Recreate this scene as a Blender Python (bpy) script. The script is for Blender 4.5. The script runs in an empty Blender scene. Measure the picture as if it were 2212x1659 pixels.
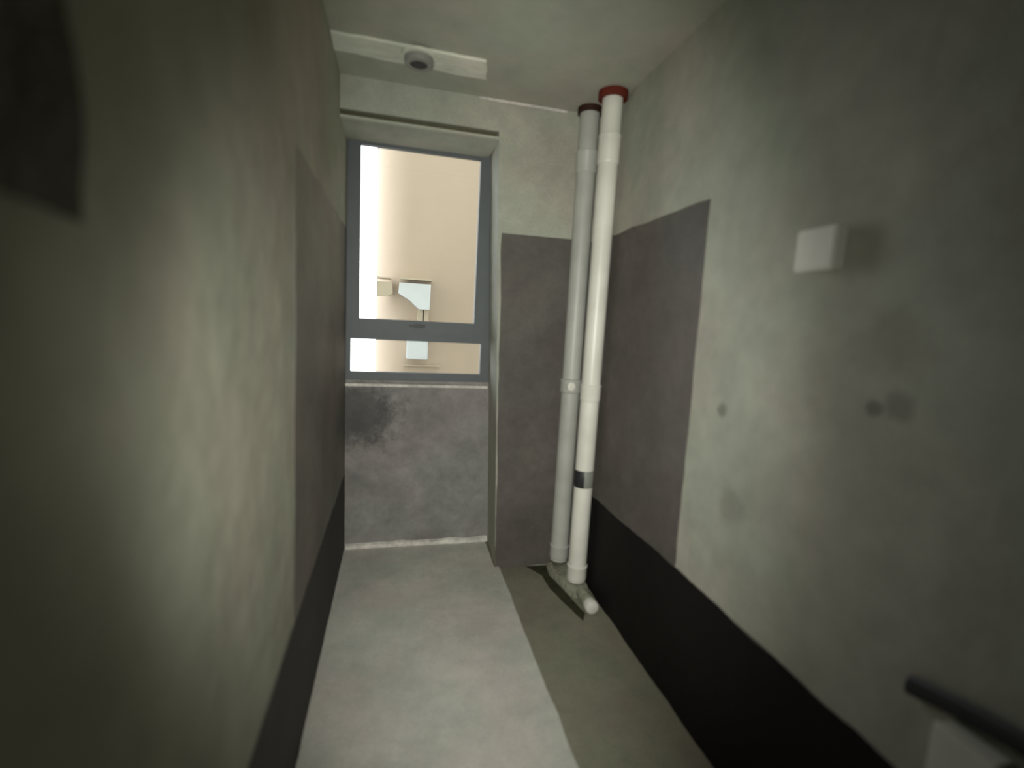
import bpy, bmesh, math, random
from mathutils import Vector, Matrix, noise
from mathutils.geometry import tessellate_polygon

# ------------------------------------------------------------------ camera
W, H, F = 2212.0, 1659.0, 1036.4
YAW, PITCH, ROLL, CAMZ = 0.2409, -0.1335, 0.0544, 1.5302
scn = bpy.context.scene
cam_d = bpy.data.cameras.new('camera')
cam = bpy.data.objects.new('camera', cam_d)
scn.collection.objects.link(cam)
fw = Vector((math.sin(YAW) * math.cos(PITCH), math.cos(YAW) * math.cos(PITCH), math.sin(PITCH)))
r0 = Vector((math.cos(YAW), -math.sin(YAW), 0))
u0 = r0.cross(fw)
rt = math.cos(ROLL) * r0 + math.sin(ROLL) * u0
up = -math.sin(ROLL) * r0 + math.cos(ROLL) * u0
cam.matrix_world = Matrix(((rt.x, up.x, -fw.x, 0), (rt.y, up.y, -fw.y, 0), (rt.z, up.z, -fw.z, CAMZ), (0, 0, 0, 1)))
cam_d.sensor_fit = 'HORIZONTAL'
cam_d.sensor_width = 36.0
cam_d.lens = 36.0 * F / W
cam_d.clip_start = 0.02
cam_d.dof.use_dof = True
cam_d.dof.focus_distance = 6.5
cam_d.dof.aperture_fstop = 0.85
scn.camera = cam

# ------------------------------------------------------------------ world, lights, exposure
world = bpy.data.worlds.new('overcast_sky')
scn.world = world
world.use_nodes = True
bg = world.node_tree.nodes['Background']
bg.inputs['Color'].default_value = (0.93, 0.96, 1.0, 1)
bg.inputs['Strength'].default_value = 6.4

def area(name, loc, target, sx, sy, power, color, portal=False, spread=math.pi):
    l = bpy.data.lights.new(name, 'AREA')
    l.shape = 'RECTANGLE'; l.size = sx; l.size_y = sy; l.energy = power; l.color = color; l.spread = spread
    if portal: l.cycles.is_portal = True
    o = bpy.data.objects.new(name, l)
    scn.collection.objects.link(o)
    d = Vector(target) - Vector(loc)
    o.location = loc
    o.rotation_euler = d.to_track_quat('-Z', 'Y').to_euler()
    return o
area('window_portal', (0.13, 3.30, 1.83), (0.13, 0, 1.83), 0.9, 1.5, 1, (1, 1, 1), portal=True)

torch_d = bpy.data.lights.new('phone_torch', 'SPOT')
torch_d.energy = 172.0
torch_d.color = (1.0, 0.985, 0.90)
torch_d.spot_size = math.radians(73)
torch_d.spot_blend = 1.0
torch_d.shadow_soft_size = 0.035
torch = bpy.data.objects.new('phone_torch', torch_d)
scn.collection.objects.link(torch)
torch.location = (-0.04, 0.0, 1.54)
torch.rotation_euler = (Vector((0.60, 2.7, 1.08)) - torch.location).to_track_quat('-Z', 'Y').to_euler()

torch.scale = (1.0, 1.7, 1.0)
spill_d = torch_d.copy(); spill_d.name = 'phone_torch_spill'      # weak wide spill around the torch's hot centre
spill_d.energy = 22.0; spill_d.spot_size = math.radians(97)
spill = bpy.data.objects.new('phone_torch_spill', spill_d); scn.collection.objects.link(spill)
spill.location = torch.location; spill.rotation_euler = (Vector((0.80, 2.7, 1.15)) - torch.location).to_track_quat('-Z', 'Y').to_euler()
spill.scale = (1.0, 1.15, 1.0)
vs = scn.view_settings
vs.view_transform = 'Standard'; vs.look = 'None'; vs.gamma = 1; vs.use_curve_mapping = False
vs.exposure = 0.0

# ------------------------------------------------------------------ materials
def new_mat(name):
    m = bpy.data.materials.new(name); m.use_nodes = True
    return m, m.node_tree.nodes, m.node_tree.links, m.node_tree.nodes['Principled BSDF']

def plaster(name, col, rough=0.9, mottle=0.14, scale=2.2, grain=0.22, bump=0.35, bscale=7.0, spec=0.3, spots=None, patches=None):
    """mottled mineral surface: broad clouds, fine grain, wavy relief; spots = dark dents, patches = stains (pos, radius, factor)"""
    m, N, L, P = new_mat(name)
    geo = N.new('ShaderNodeNewGeometry')
    def noise_n(sc, det, ro=0.55):
        n = N.new('ShaderNodeTexNoise'); n.inputs['Scale'].default_value = sc
        n.inputs['Detail'].default_value = det; n.inputs['Roughness'].default_value = ro
        L.new(geo.outputs['Position'], n.inputs['Vector']); return n
    def ramp(src, a, b, fa=0.3, fb=0.7):
        r = N.new('ShaderNodeMapRange'); r.inputs[1].default_value = fa; r.inputs[2].default_value = fb
        r.inputs[3].default_value = a; r.inputs[4].default_value = b; L.new(src, r.inputs[0]); return r.outputs[0]
    def mul(a, b):
        k = N.new('ShaderNodeMath'); k.operation = 'MULTIPLY'; L.new(a, k.inputs[0]); L.new(b, k.inputs[1]); return k.outputs[0]
    big = noise_n(scale, 4); mid = noise_n(scale * 5.3, 5, 0.65); fine = noise_n(260, 2, 0.8)
    v = mul(ramp(big.outputs['Fac'], 1 - mottle, 1 + mottle), ramp(mid.outputs['Fac'], 1 - mottle * .55, 1 + mottle * .55))
    v = mul(v, ramp(fine.outputs['Fac'], 1 - grain, 1 + grain))
    for (c, rad, k) in (spots or []) + (patches or []):
        d = N.new('ShaderNodeVectorMath'); d.operation = 'DISTANCE'; d.inputs[1].default_value = c
        wob = N.new('ShaderNodeVectorMath'); wob.operation = 'MULTIPLY_ADD'
        L.new(mid.outputs['Color'], wob.inputs[0]); wob.inputs[1].default_value = (rad,) * 3
        L.new(geo.outputs['Position'], wob.inputs[2])
        sub = N.new('ShaderNodeVectorMath'); sub.operation = 'SUBTRACT'; sub.inputs[1].default_value = (rad * .5,) * 3
        L.new(wob.outputs[0], sub.inputs[0]); L.new(sub.outputs[0], d.inputs[0])
        r = N.new('ShaderNodeMapRange'); r.interpolation_type = 'SMOOTHSTEP'
        r.inputs[1].default_value = rad * .35; r.inputs[2].default_value = rad; r.inputs[3].default_value = k; r.inputs[4].default_value = 1
        L.new(d.outputs['Value'], r.inputs[0]); v = mul(v, r.outputs[0])
    hue = N.new('ShaderNodeMix'); hue.data_type = 'RGBA'
    hue.inputs['A'].default_value = (col[0] * 1.035, col[1] * .985, col[2] * .99, 1)
    hue.inputs['B'].default_value = (col[0] * .965, col[1] * 1.01, col[2] * .985, 1)
    L.new(ramp(noise_n(1.7, 3).outputs['Fac'], 0, 1, .4, .6), hue.inputs['Factor'])
    sc = N.new('ShaderNodeVectorMath'); sc.operation = 'SCALE'
    L.new(hue.outputs['Result'], sc.inputs[0]); L.new(v, sc.inputs['Scale'])
    L.new(sc.outputs[0], P.inputs['Base Color'])
    P.inputs['Roughness'].default_value = rough
    P.inputs['Specular IOR Level'].default_value = spec
    b1 = N.new('ShaderNodeBump'); b1.inputs['Strength'].default_value = bump; b1.inputs['Distance'].default_value = 0.02
    L.new(noise_n(bscale, 3).outputs['Fac'], b1.inputs['Height'])
    b2 = N.new('ShaderNodeBump'); b2.inputs['Strength'].default_value = bump * .5; b2.inputs['Distance'].default_value = 0.003
    L.new(noise_n(120, 4, .7).outputs['Fac'], b2.inputs['Height']); L.new(b1.outputs['Normal'], b2.inputs['Normal'])
    L.new(b2.outputs['Normal'], P.inputs['Normal'])
    return m

def plain(name, col, rough=0.5, spec=0.5, var=0.06, metal=0.0, vscale=9):
    m, N, L, P = new_mat(name)
    tc = N.new('ShaderNodeNewGeometry'); n = N.new('ShaderNodeTexNoise'); n.inputs['Scale'].default_value = vscale; n.inputs['Detail'].default_value = 4
    L.new(tc.outputs['Position'], n.inputs['Vector'])
    r = N.new('ShaderNodeMapRange'); r.inputs[1].default_value = .3; r.inputs[2].default_value = .7; r.inputs[3].default_value = 1 - var; r.inputs[4].default_value = 1 + var
    L.new(n.outputs['Fac'], r.inputs[0])
    s = N.new('ShaderNodeVectorMath'); s.operation = 'SCALE'; s.inputs[0].default_value = col; L.new(r.outputs[0], s.inputs['Scale'])
    L.new(s.outputs[0], P.inputs['Base Color'])
    P.inputs['Roughness'].default_value = rough; P.inputs['Specular IOR Level'].default_value = spec; P.inputs['Metallic'].default_value = metal
    return m

WALLC = (0.385, 0.39, 0.33)
M = {}
M['wall'] = plaster('plaster_wall', WALLC, spots=[((1.123, 1.446, 1.255), .035, .6), ((1.123, .902, 1.368), .030, .55), ((1.123, .845, 1.378), .05, .7), ((1.123, 1.34, .93), .09, .78), ((1.123, .90, 1.52), .12, .85)])
M['wall_left'] = plaster('plaster_wall_left', (0.38, 0.374, 0.30))
M['ceiling'] = plaster('concrete_ceiling', (0.45, 0.455, 0.385), mottle=.10, bump=.15)
M['rough'] = plaster('rough_concrete', (0.13, 0.12, 0.10), mottle=.3, scale=9, grain=.5, bump=1.0, bscale=40)
M['screed'] = plaster('light_screed', (0.50, 0.495, 0.455), mottle=.12, bump=.25, scale=3)
M['floor'] = plaster('dark_screed', (0.215, 0.206, 0.155), mottle=.15, bump=.25)
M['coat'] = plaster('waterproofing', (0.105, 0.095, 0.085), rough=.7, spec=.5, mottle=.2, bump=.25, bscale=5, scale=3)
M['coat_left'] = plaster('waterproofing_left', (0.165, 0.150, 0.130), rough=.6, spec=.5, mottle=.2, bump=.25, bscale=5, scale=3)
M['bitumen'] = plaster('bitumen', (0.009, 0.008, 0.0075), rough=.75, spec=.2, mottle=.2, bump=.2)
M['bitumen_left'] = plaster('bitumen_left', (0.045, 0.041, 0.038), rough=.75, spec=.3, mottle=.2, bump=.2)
M['coat_alcove'] = plaster('waterproofing_alcove', (0.23, 0.226, 0.215), rough=.6, spec=.5, mottle=.25, bump=.3, bscale=4, scale=4,
                           patches=[((-0.20, 3.08, .90), .30, .3)])
M['patch'] = plaster('pale_filler', (0.80, 0.81, 0.71), mottle=.12, grain=.15, bump=.3, bscale=25)
M['fillet'] = plaster('pale_mortar', (0.66, 0.65, 0.60), mottle=.25, scale=9, bump=.5, bscale=30)
M['mortar'] = plaster('grey_mortar', (0.30, 0.295, 0.23), mottle=.2, scale=12, bump=.6, bscale=40)
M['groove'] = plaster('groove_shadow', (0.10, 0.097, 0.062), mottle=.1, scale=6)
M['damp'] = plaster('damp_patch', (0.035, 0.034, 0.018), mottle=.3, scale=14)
M['pipe'] = plain('white_plastic', (0.78, 0.78, 0.70), .38, .5, .09, vscale=6)
M['pipe2'] = plain('grey_white_plastic', (0.45, 0.46, 0.42), .45, .5, .1, vscale=6)
M['red'] = plain('red_sleeve', (0.13, 0.022, 0.012), .7, .2, .2)
M['brown'] = plain('brown_sleeve', (0.045, 0.018, 0.012), .7, .2, .2)
M['dark'] = plain('dark_rubber', (0.025, 0.027, 0.03), .5, .4)
M['grey'] = plain('grey_metal', (0.27, 0.28, 0.25), .45, .5)
M['frame'] = plain('window_plastic', (0.125, 0.141, 0.148), .55, .3, .04)
M['box'] = plain('pale_plastic', (0.70, 0.69, 0.62), .5, .4, .05)
M['facade'] = plain('beige_render', (0.46, 0.375, 0.305), .9, .1, .04, vscale=.8)
M['pale'] = plain('white_painted_metal', (0.62, 0.66, 0.70), .5, .3, .03)
M['cream'] = plain('cream_painted_metal', (0.50, 0.43, 0.34), .6, .2, .03)
M['ground'] = plain('pale_paving', (0.12, 0.11, 0.10), .9, .1, .1)

def glass_mat():
    m, N, L, P = new_mat('thin_glass')
    out = N['Material Output']; tr = N.new('ShaderNodeBsdfTransparent'); gl = N.new('ShaderNodeBsdfGlossy')
    gl.inputs['Roughness'].default_value = .02; tr.inputs['Color'].default_value = (.97, .98, .97, 1)
    fr = N.new('ShaderNodeFresnel'); fr.inputs['IOR'].default_value = 1.45
    mx = N.new('ShaderNodeMixShader'); L.new(fr.outputs[0], mx.inputs[0]); L.new(tr.outputs[0], mx.inputs[1]); L.new(gl.outputs[0], mx.inputs[2])
    L.new(mx.outputs[0], out.inputs['Surface']); return m
M['glass'] = glass_mat()

# ------------------------------------------------------------------ mesh helpers
def link(name, bm, m, parent=None, smooth=False):
    me = bpy.data.meshes.new(name)
    bmesh.ops.recalc_face_normals(bm, faces=bm.faces)
    bm.to_mesh(me); bm.free(); me.materials.append(M[m])
    if smooth:
        for p in me.polygons: p.use_smooth = True
        try: me.set_sharp_from_angle(angle=math.radians(40))
        except Exception: pass
    o = bpy.data.objects.new(name, me); scn.collection.objects.link(o)
    if parent: o.parent = parent
    return o
def box(bm, a, b, bev=0):
    r = bmesh.ops.create_cube(bm, size=1)
    vs_ = r['verts']
    for v in vs_: v.co = Vector([a[i] + (v.co[i] + .5) * (b[i] - a[i]) for i in range(3)])
    if bev:
        es = list({e for v in vs_ for e in v.link_edges})
        bmesh.ops.bevel(bm, geom=es, offset=bev, segments=2, affect='EDGES')
def hexa(bm, pts):
    """eight corners: bottom ring then top ring"""
    v = [bm.verts.new(p) for p in pts]
    for f in ((0, 3, 2, 1), (4, 5, 6, 7), (0, 1, 5, 4), (1, 2, 6, 5), (2, 3, 7, 6), (3, 0, 4, 7)): bm.faces.new([v[i] for i in f])
def lathe(bm, prof, org=(0, 0, 0), axis='z', n=40, a0=0, a1=2 * math.pi):
    full = abs(a1 - a0 - 2 * math.pi) < 1e-6
    rings = []
    for k in range(n if full else n + 1):
        a = a0 + (a1 - a0) * k / n; ring = []
        for r, h in prof:
            p = (r * math.cos(a), r * math.sin(a), h)
            if axis == 'y': p = (p[0], -p[2], p[1])
            ring.append(bm.verts.new((p[0] + org[0], p[1] + org[1], p[2] + org[2])))
        rings.append(ring)
    K = len(rings)
    for k in range(K if full else K - 1):
        A, B = rings[k], rings[(k + 1) % K]
        for i in range(len(prof) - 1): bm.faces.new((A[i], B[i], B[i + 1], A[i + 1]))
    return rings
def empty(name, loc=(0, 0, 0)):
    o = bpy.data.objects.new(name, None); o.empty_display_size = .1; o.location = loc; scn.collection.objects.link(o); return o
def child(o, parent):
    """parent while keeping the child's mesh in world coordinates"""
    o.parent = parent; o.location = -Vector(parent.location); return o
def tag(o, label, cat, group=None):
    o['label'] = label; o['category'] = cat
    if group: o['group'] = group
    return o
def struct(o): o['kind'] = 'structure'; return o

def sheet(name, m, parent, outline, place, th=.004, wob=.004, seed=0):
    """thin layer of coating: outline polygon (u,v) with slightly wandering edges, place(u,v,h) -> world"""
    pts = []
    for i, p in enumerate(outline):
        q = outline[(i + 1) % len(outline)]
        n = max(1, int(math.dist(p, q) / .03))
        for k in range(n):
            t = k / n; x, y = p[0] + (q[0] - p[0]) * t, p[1] + (q[1] - p[1]) * t
            fixed = (len(p) > 2 and p[2])
            w = 0 if fixed else wob
            nx, ny = -(q[1] - p[1]), q[0] - p[0]; l = math.hypot(nx, ny)
            d = w * noise.noise(Vector((x * 6, y * 6, seed))) * 2 + w * .5 * noise.noise(Vector((x * 25, y * 25, seed + 5)))
            pts.append((x + nx / l * d, y + ny / l * d))
    bm = bmesh.new()
    A = [bm.verts.new(place(x, y, 0)) for x, y in pts]; B = [bm.verts.new(place(x, y, th)) for x, y in pts]
    for a, b, c in tessellate_polygon([[Vector((x, y, 0)) for x, y in pts]]):
        bm.faces.new((A[a], A[b], A[c])); bm.faces.new((B[c], B[b], B[a]))
    for i in range(len(A)): bm.faces.new((A[i], A[(i + 1) % len(A)], B[(i + 1) % len(A)], B[i]))
    return link(name, bm, m, parent)

# ------------------------------------------------------------------ setting
XL, XR, D, DW, HR, YB = -0.30, 1.123, 2.726, 3.085, 2.70, -1.6
OUT = 3.42
bm = bmesh.new(); box(bm, (XL - .2, YB - .2, -.15), (XL, OUT, HR))
wl = struct(link('wall_left', bm, 'wall_left'))
bm = bmesh.new(); box(bm, (XR, YB - .2, -.15), (XR + .2, OUT, HR)); wr = struct(link('wall_right', bm, 'wall'))
bm = bmesh.new(); box(bm, (XL, YB - .2, 0), (XR, YB, HR)); struct(link('wall_rear', bm, 'wall'))
bm = bmesh.new(); box(bm, (XL - .2, YB - .2, -.15), (XR + .2, OUT, -.002)); fl = struct(link('floor', bm, 'floor'))
bm = bmesh.new(); box(bm, (XL - .2, YB - .2, HR), (XR + .2, OUT, HR + .25)); ce = struct(link('ceiling', bm, 'ceiling'))
# back wall: pier on the right with a slightly leaning jamb, lintel over the alcove
bm = bmesh.new()
JT, JB = 0.520, 0.625
def jx(z): return JB + (JT - JB) * z / 2.51
hexa(bm, [(jx(0), D, 0), (XR, D, 0), (XR, DW, 0), (jx(0) + .02, DW, 0), (JT, D, 2.54), (XR, D, 2.54), (XR, DW, 2.54), (JT + .02, DW, 2.54)])
box(bm, (XL, D, 2.54), (XR, DW, HR))
box(bm, (XL, D + .045, 2.507), (JT + .01, DW, 2.54))
wb = struct(link('wall_back', bm, 'wall'))
bm = bmesh.new(); box(bm, (XL, D + .001, 2.500), (JT + .005, D + .020, 2.512)); link('plaster_bead', bm, 'ceiling', wb)
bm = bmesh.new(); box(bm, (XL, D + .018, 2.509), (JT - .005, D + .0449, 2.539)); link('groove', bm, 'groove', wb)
# alcove wall below the window + masonry around it
bm = bmesh.new(); box(bm, (XL, DW, 0), (XR, OUT, 1.112)); wa = struct(link('wall_alcove', bm, 'coat_alcove'))
bm = bmesh.new()   # outer face of the building the room belongs to
box(bm, (-9, OUT - .2, -3.0), (XL - .2, OUT, 16)); box(bm, (XR + .2, OUT - .2, -3.0), (11, OUT, 16)); box(bm, (XL - .2, OUT - .2, HR + .25), (XR + .2, OUT, 16)); box(bm, (XL - .2, OUT - .2, -3.0), (XR + .2, OUT, -.15))
struct(link('wall_exterior', bm, 'wall'))
bm = bmesh.new(); box(bm, (.60, DW, 1.112), (XR, OUT, HR)); box(bm, (XL, DW, 2.535), (.60, DW + .05, HR)); hexa(bm, [(XL, DW + .05, 2.535), (.60, DW + .05, 2.535), (.60, OUT, 2.66), (XL, OUT, 2.66), (XL, DW + .05, HR), (.60, DW + .05, HR), (.60, OUT, HR), (XL, OUT, HR)]); struct(link('wall_outer', bm, 'wall'))
# pale mortar fillet along the foot of the alcove
bm = bmesh.new()
n = 40
rows = []
for i in range(n + 1):
    x = XL + .01 + (jx(0) + .012 - XL - .01) * i / n
    h = .040 + .012 * noise.noise(Vector((x * 9, 0, 3))); w = .022 + .008 * noise.noise(Vector((x * 13, 4, 0)))
    rows.append([bm.verts.new(p) for p in ((x, DW - .001, -.001), (x, DW - w, .009), (x, DW - w * .9, h * .8), (x, DW - .001, h))])
for a, b in zip(rows, rows[1:]):
    for i in range(3): bm.faces.new((a[i], b[i], b[i + 1], a[i + 1]))
struct(link('trim_1', bm, 'fillet', None, True))
# light screed slab over the darker floor
sheet('light_screed', 'screed', fl, [(XL + .002, YB + .01), (.636, YB + .01), (.644, 1.6), (.650, D - .02), (.650, D - .003), (jx(0) - .004, D - .003), (jx(0) - .002, DW - .004), (XL + .002, DW - .004)],
      lambda u, v, h: (u, v, -.001 + h), .010, .004, 2)
# waterproof coatings, with darker strips along the foot of the side walls
SL, SR, ZC = .53, .567, 2.008
sheet('waterproof_coating', 'coat', wr, [(YB + .02, .001), (D - .002, .001), (D - .002, ZC), (1.64, ZC + .006), (1.622, SR), (YB + .02, SR)],
      lambda u, v, h: (XR - .0005 - h, u, v), .0012, .004, 7)
sheet('waterproof_coating', 'coat_left', wl, [(YB + .02, .011), (DW - .004, .011), (DW - .004, ZC), (1.60, ZC), (1.53, SL), (YB + .02, SL - .03)],
      lambda u, v, h: (XL + .0005 + h, u, v), .0012, .006, 11)
sheet('waterproof_coating', 'coat', wb, [(jx(.1) + .004, .001), (XR - .006, .001), (XR - .006, ZC), (jx(ZC) + .022, ZC)],
      lambda u, v, h: (u, D - .0005 - h, v), .0015, .003, 15)
sheet('bitumen_strip', 'bitumen', wr, [(YB + .02, .001), (D - .008, .001), (D - .008, SR - .03), (1.62, SR), (YB + .02, SR + .004)],
      lambda u, v, h: (XR - .0025 - h, u, v), .001, .006, 8)
sheet('bitumen_strip', 'bitumen_left', wl, [(YB + .02, .011), (DW - .006, .011), (DW - .006, SL - .02), (1.55, SL - .01), (YB + .02, SL - .03)],
      lambda u, v, h: (XL + .0025 + h, u, v), .001, .008, 18)
# unplastered dark patch of the left wall next to the viewer
sheet('rough_patch', 'rough', wl, [(.0, 1.601), (.566, 1.60), (.570, 2.5), (.0, 2.5)],
      lambda u, v, h: (XL + .0005 + h, u, v), .003, .012, 41)
# pale filler band across the ceiling
sheet('filler_band', 'patch', ce, [(XL + .002, 2.335), (.372, 2.352), (.392, 2.42), (.405, 2.515), (XL + .002, 2.480)],
      lambda u, v, h: (u, v, HR + .0005 - h), .012, .006, 21)
# thin bright plaster arris at the ceiling / back wall joint
bm = bmesh.new()
box(bm, (.40, D - .012, HR - .014), (XR - .22, D - .001, HR - .001), .004); struct(link('trim_2', bm, 'fillet'))

# ------------------------------------------------------------------ window
win = struct(empty('window_1', (.12, DW, 1.10)))
y0, y1 = DW + .005, DW + .045
def wchild(name, bmx, m, **k): return child(link(name, bmx, m, None, **k), win)
WX1 = .600
bm = bmesh.new()
box(bm, (XL + .001, y0, 1.113), (XL + .028, y1, 2.534)); box(bm, (.538, y0, 1.113), (WX1 - .001, y1, 2.534))
box(bm, (XL + .028, y0, 1.113), (.538, y1, 1.160)); box(bm, (XL + .028, y0, 2.512), (.538, y1, 2.534)); box(bm, (XL + .028, y0, 1.362), (.538, y1, 1.420))
fr = wchild('window_frame', bm, 'frame')
bm = bmesh.new()   # sash (upper, opening)
s0, s1 = DW - .012, DW + .034
box(bm, (XL + .012, s0, 1.412), (-.222, s1, 2.530), .003); box(bm, (.484, s0, 1.412), (.556, s1, 2.530), .003)
box(bm, (-.222, s0, 1.412), (.484, s1, 1.490), .003); box(bm, (-.222, s0, 2.492), (.484, s1, 2.530), .003)
wchild('window_sash', bm, 'frame')
bm = bmesh.new(); ya, yb = DW + .002, DW + .028   # pane set off vertical to shift the torch's reflection off the glass
hexa(bm, [(-.224, ya, 1.488), (.486, ya, 1.488), (.486, ya + .005, 1.488), (-.224, ya + .005, 1.488), (-.224, yb, 2.494), (.486, yb, 2.494), (.486, yb + .005, 2.494), (-.224, yb + .005, 2.494)])
wchild('pane', bm, 'glass')
bm = bmesh.new(); box(bm, (XL + .027, DW + .03, 1.158), (.540, DW + .036, 1.364)); wchild('pane', bm, 'glass')
bm = bmesh.new(); box(bm, (.105, s0 - .010, 1.445), (.175, s0 + .001, 1.470), .003); box(bm, (.120, s0 - .03, 1.449), (.14, s0 - .01, 1.467), .002)
box(bm, (.075, s0 - .036, 1.449), (.150, s0 - .026, 1.465), .003)
h = wchild('window_handle', bm, 'dark'); h['label'] = 'dark window handle'
bm = bmesh.new(); box(bm, (XL + .004, DW - .045, 1.075), (jx(1.09) + .006, DW - .0005, 1.092), .003); h = wchild('window_sill', bm, 'fillet')

# ------------------------------------------------------------------ risers in the corner
def riser(name, x, y, r, zt, mat, collars, sleeve_r, sleeve_z, zb=0.058, smat='red'):
    t = empty(name, (x, y, 0))
    bm = bmesh.new(); lathe(bm, [(r, zb), (r, zt)], (x, y, 0), n=48); child(link('pipe', bm, mat, None, True), t)
    for (a, b, e) in collars:
        bm = bmesh.new(); lathe(bm, [(r, a - .012), (r + e * .7, a - .006), (r + e, a), (r + e, b - .012), (r + e * 1.35, b - .008), (r + e * 1.35, b), (r, b + .004)], (x, y, 0), n=48)
        child(link('coupling', bm, mat, None, True), t)
    bm = bmesh.new(); lathe(bm, [(r, sleeve_z), (sleeve_r, sleeve_z), (sleeve_r, HR - .0005), (r, HR - .0005)], (x, y, 0), n=40)
    s = child(link('fire_sleeve', bm, smat, None, True), t); s['label'] = 'dark red collar where the pipe meets the ceiling'
    return t
PX, PY, LX, LY = 1.045, 2.436, 1.010, 2.652
main = riser('riser_pipe', PX, PY, .0520, HR - .03, 'pipe', [(2.36, 2.49, .0045), (1.12, 1.20, .004), (.075, .15, .005)], .075, HR - .035)
tag(main, 'thick bright white riser pipe in the corner with a dark label', 'pipe')
second = riser('riser_pipe', LX, LY, .0550, HR - .03, 'pipe2', [(2.37, 2.47, .006), (1.13, 1.20, .008), (.10, .17, .004)], .068, HR - .03, .076, 'brown')
tag(second, 'duller grey-white riser pipe close behind and left of the bright white one', 'pipe')
# inspection tee stub on the second riser, turned to the room
bm = bmesh.new()
lathe(bm, [(.020, 0), (.024, .004), (.024, .03), (.0, .032)], (LX - .022, LY - .038, 1.165), 'y', 24)
child(link('tee_stub', bm, 'pipe', None, True), second)
# band with dark label on the bright riser
bm = bmesh.new(); lathe(bm, [(.0515, .620), (.0545, .624), (.0545, .716), (.0515, .720)], (PX, PY, 0), n=48)
bd = child(link('clamp_band', bm, 'grey', None, True), main); bd['label'] = 'grey band around the pipe'
bm = bmesh.new(); A = math.radians
lathe(bm, [(.0540, .622), (.0570, .626), (.0570, .714), (.0540, .718)], (PX, PY, 0), n=14, a0=A(176), a1=A(250))
lb = child(link('label_plate', bm, 'dark', None, True), main); lb['label'] = 'small blue-black rectangle on the pipe'

# grey mortar heaped round the feet of the pipes
bm = bmesh.new()
pts = [(.955, 2.722), (.935, 2.60), (.952, 2.52), (.966, 2.45), (.980, 2.38), (1.000, 2.345), (1.045, 2.335), (1.10, 2.345), (1.112, 2.38), (1.117, 2.45), (1.117, 2.60), (1.117, 2.722)]
cx, cy = 1.045, 2.47
ringsets = []
for s, hh in ((1, .0005), (.94, .022), (.80, .042), (.5, .048), (.3, .049)):
    ring = []
    for i, (x, y) in enumerate(pts):
        q = Vector((cx + (x - cx) * s, cy + (y - cy) * s, 0)); q.z = hh + (.008 * noise.noise(Vector((x * 20, y * 20, s * 9))) if hh > 0 else 0)
        ring.append(bm.verts.new(q))
    ringsets.append(ring)
for a, b in zip(ringsets, ringsets[1:]):
    for i in range(len(a)): bm.faces.new((a[i], a[(i + 1) % len(a)], b[(i + 1) % len(a)], b[i]))
bm.faces.new(ringsets[-1])
mo = link('mortar_mound', bm, 'mortar', None, True)
tag(mo, 'low grey heap of mortar around the feet of the two corner pipes', 'mortar')
# capped branch lying on the mortar towards the room
t = empty('branch_pipe', (1.042, 2.30, .0))
tag(t, 'short grey drain stub with a pale rounded cap lying in front of the corner pipes', 'pipe')
bm = bmesh.new(); lathe(bm, [(.034, 0), (.034, .08), (.037, .082), (.037, .11), (.034, .112)], (1.040, 2.331, .040), 'y', 32)
child(link('pipe', bm, 'mortar', None, True), t)
bm = bmesh.new(); lathe(bm, [(.026, 0), (.036, .002), (.038, .010), (.038, .034), (.034, .044), (.022, .050), (.0, .052)], (1.040, 2.222, .040), 'y', 32)
c = child(link('end_cap', bm, 'box', None, True), t); c['label'] = 'pale rounded end cap'
# dark olive patch on the floor beside the mortar
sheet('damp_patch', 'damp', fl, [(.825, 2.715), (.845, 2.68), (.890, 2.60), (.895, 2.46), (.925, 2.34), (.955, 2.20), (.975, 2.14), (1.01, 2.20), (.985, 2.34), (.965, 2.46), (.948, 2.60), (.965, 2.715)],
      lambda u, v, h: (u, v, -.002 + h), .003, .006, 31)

# ------------------------------------------------------------------ small things on walls and ceiling
def jbox(y0_, y1_, z0, z1, dep, label):
    t = empty('junction_box', (XR, (y0_ + y1_) / 2, z0))
    bm = bmesh.new(); box(bm, (XR - dep + .012, y0_ + .004, z0 + .004), (XR, y1_ - .004, z1 - .004), .004); child(link('box_body', bm, 'box'), t)
    bm = bmesh.new(); box(bm, (XR - dep, y0_, z0), (XR - dep + .014, y1_, z1), .005); child(link('cover', bm, 'box'), t)
    tag(t, label, 'electrical box')
jbox(1.035, 1.162, 1.703, 1.815, .045, 'small pale junction box high on the right wall beside the dark coated panel')
jbox(.530, .640, .655, .778, .055, 'pale box low on the right wall at the lower right corner of the photo')
# dark conduit groove above the low box
t = empty('conduit', (XR, .60, .82))
bm = bmesh.new()
prev = None
path = [(XR - .012, .72, .785), (XR - .012, .66, .800), (XR - .012, .60, .812), (XR - .012, .50, .830), (XR - .012, .40, .84), (XR - .012, .20, .85)]
for p in path:
    ring = [bm.verts.new((p[0] + .012 * math.cos(a), p[1], p[2] + 0.024 * math.sin(a))) for a in [2 * math.pi * i / 12 for i in range(12)]]
    if prev:
        for i in range(12): bm.faces.new((prev[i], prev[(i + 1) % 12], ring[(i + 1) % 12], ring[i]))
    else: bm.faces.new(ring)
    prev = ring
bm.faces.new(prev)
bpy.data.objects.remove(t)
tag(link('conduit', bm, 'dark', None, True), 'dark conduit running along the right wall just above the low pale box', 'conduit')

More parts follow.
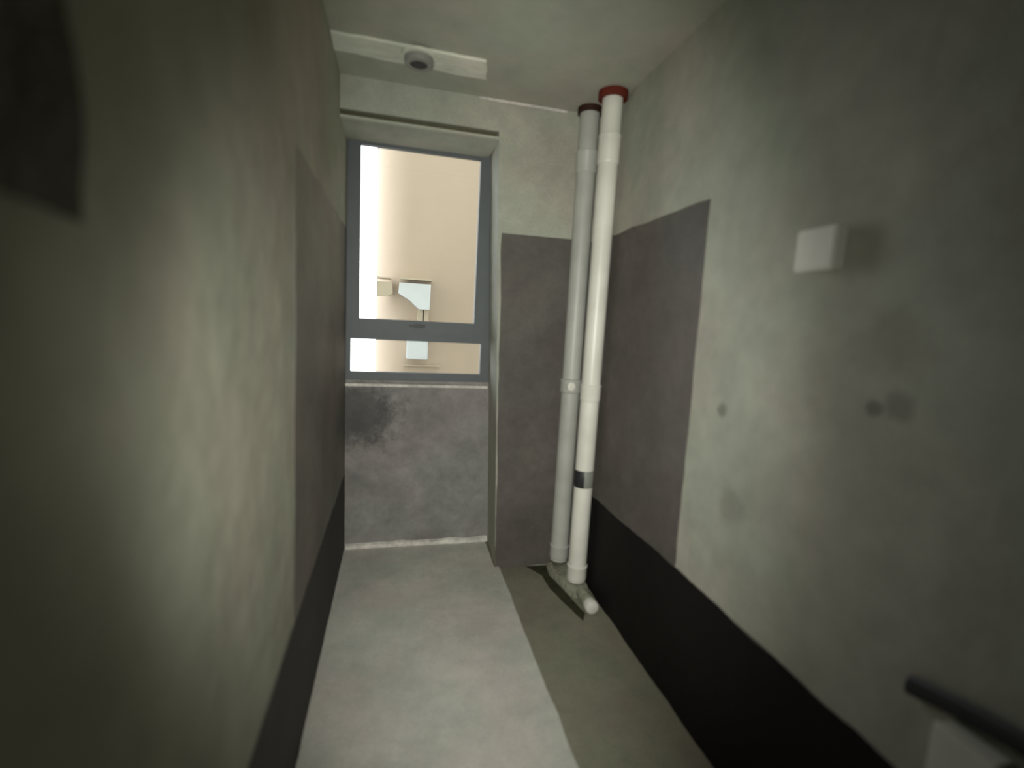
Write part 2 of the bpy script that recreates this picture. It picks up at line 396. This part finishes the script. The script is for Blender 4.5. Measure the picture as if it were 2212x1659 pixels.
# ceiling cup with cable hole
t = empty('ceiling_box', (.076, 2.47, HR))
bm = bmesh.new(); lathe(bm, [(.040, HR - .052), (.064, HR - .052), (.066, HR - .046), (.066, HR - .010)], (.074, 2.395, 0), n=40)
lathe(bm, [(.040, HR - .052), (.040, HR - .012)], (.074, 2.395, 0), n=40); child(link('cup', bm, 'grey', None, True), t)
bm = bmesh.new(); lathe(bm, [(.0, HR - .0525), (.036, HR - .0525)], (.074, 2.395, 0), n=40); child(link('dark_hole', bm, 'dark', None, True), t)
bm = bmesh.new(); lathe(bm, [(.064, HR - .026), (.080, HR - .024), (.080, HR - .012), (.064, HR - .010)], (.074, 2.395, 0), n=40); child(link('flange', bm, 'patch', None, True), t)
tag(t, 'round grey ceiling outlet with a dark centre hole on the pale ceiling band', 'ceiling outlet')

# ------------------------------------------------------------------ outside the window
FY = 6.0
bld = empty('building', (1.5, FY, -3))
bm = bmesh.new(); 
prof = [(-.255 + .42 * (1 - math.cos(a)), FY + .42 * (1 - math.sin(a))) for a in [i / 16 * math.pi / 2 for i in range(17)]] + [(6.5, FY), (6.5, FY + 4), (-.255, FY + 4)]
A_ = [bm.verts.new((x, y, -3.0)) for x, y in prof]; B_ = [bm.verts.new((x, y, 3.75)) for x, y in prof]
bm.faces.new(A_); bm.faces.new(B_)
for i in range(len(A_)): bm.faces.new((A_[i], A_[(i + 1) % len(A_)], B_[(i + 1) % len(A_)], B_[i]))
child(link('facade', bm, 'facade', None, True), bld)
bm = bmesh.new(); box(bm, (-.30, FY - .06, 3.75), (6.55, FY + 4, 3.83)); child(link('parapet_cap', bm, 'pale'), bld)
tag(bld, 'plain beige rendered building seen through the window', 'building')
bm = bmesh.new(); box(bm, (-14, OUT + .02, -3.2), (16, 26, -3.0)); struct(link('ground', bm, 'ground'))

def prism(bmx, poly, ya, yb):
    A = [bmx.verts.new((x, ya, z)) for x, z in poly]; B = [bmx.verts.new((x, yb, z)) for x, z in poly]
    bmx.faces.new(A); bmx.faces.new(B)
    for i in range(len(A)): bmx.faces.new((A[i], A[(i + 1) % len(A)], B[(i + 1) % len(A)], B[i]))
t = empty('wall_fixture', (.2, FY, 1.0))
bm = bmesh.new(); prism(bm, [(.022, 1.885), (.385, 1.885), (.375, 1.592), (.255, 1.590), (.150, 1.686), (.012, 1.765)], FY - .18, FY - .003); child(link('hood', bm, 'pale'), t)
bm = bmesh.new(); box(bm, (.030, FY - .20, 1.925), (.395, FY - .003, 1.943)); child(link('rim', bm, 'cream'), t)
bm = bmesh.new(); box(bm, (.245, FY - .09, 1.20), (.300, FY - .003, 1.588)); box(bm, (.318, FY - .09, 1.20), (.372, FY - .003, 1.588)); child(link('neck', bm, 'cream'), t)
bm = bmesh.new(); box(bm, (.125, FY - .16, .995), (.372, FY - .003, 1.24), .01); child(link('lower_box', bm, 'pale'), t)
tag(t, 'white fixture with slanted underside and narrow neck on the beige building', 'fixture')
t = empty('wall_fixture', (-.12, FY, 1.7))
bm = bmesh.new(); prism(bm, [(-.235, 1.885), (-.065, 1.885), (-.050, 1.76), (-.10, 1.725), (-.235, 1.72)], FY - .10, FY + .06); child(link('hood', bm, 'cream'), t)
bm = bmesh.new(); box(bm, (-.235, FY - .11, 1.925), (-.07, FY + .06, 1.94)); child(link('rim', bm, 'cream'), t)
tag(t, 'faint cream fixture at the left edge of the beige building', 'fixture')
bm = bmesh.new(); box(bm, (.09, FY - .05, .900), (.53, FY - .002, .915), .003)
tag(link('ledge', bm, 'cream'), 'thin pale ledge on the beige building below the white fixture', 'ledge')
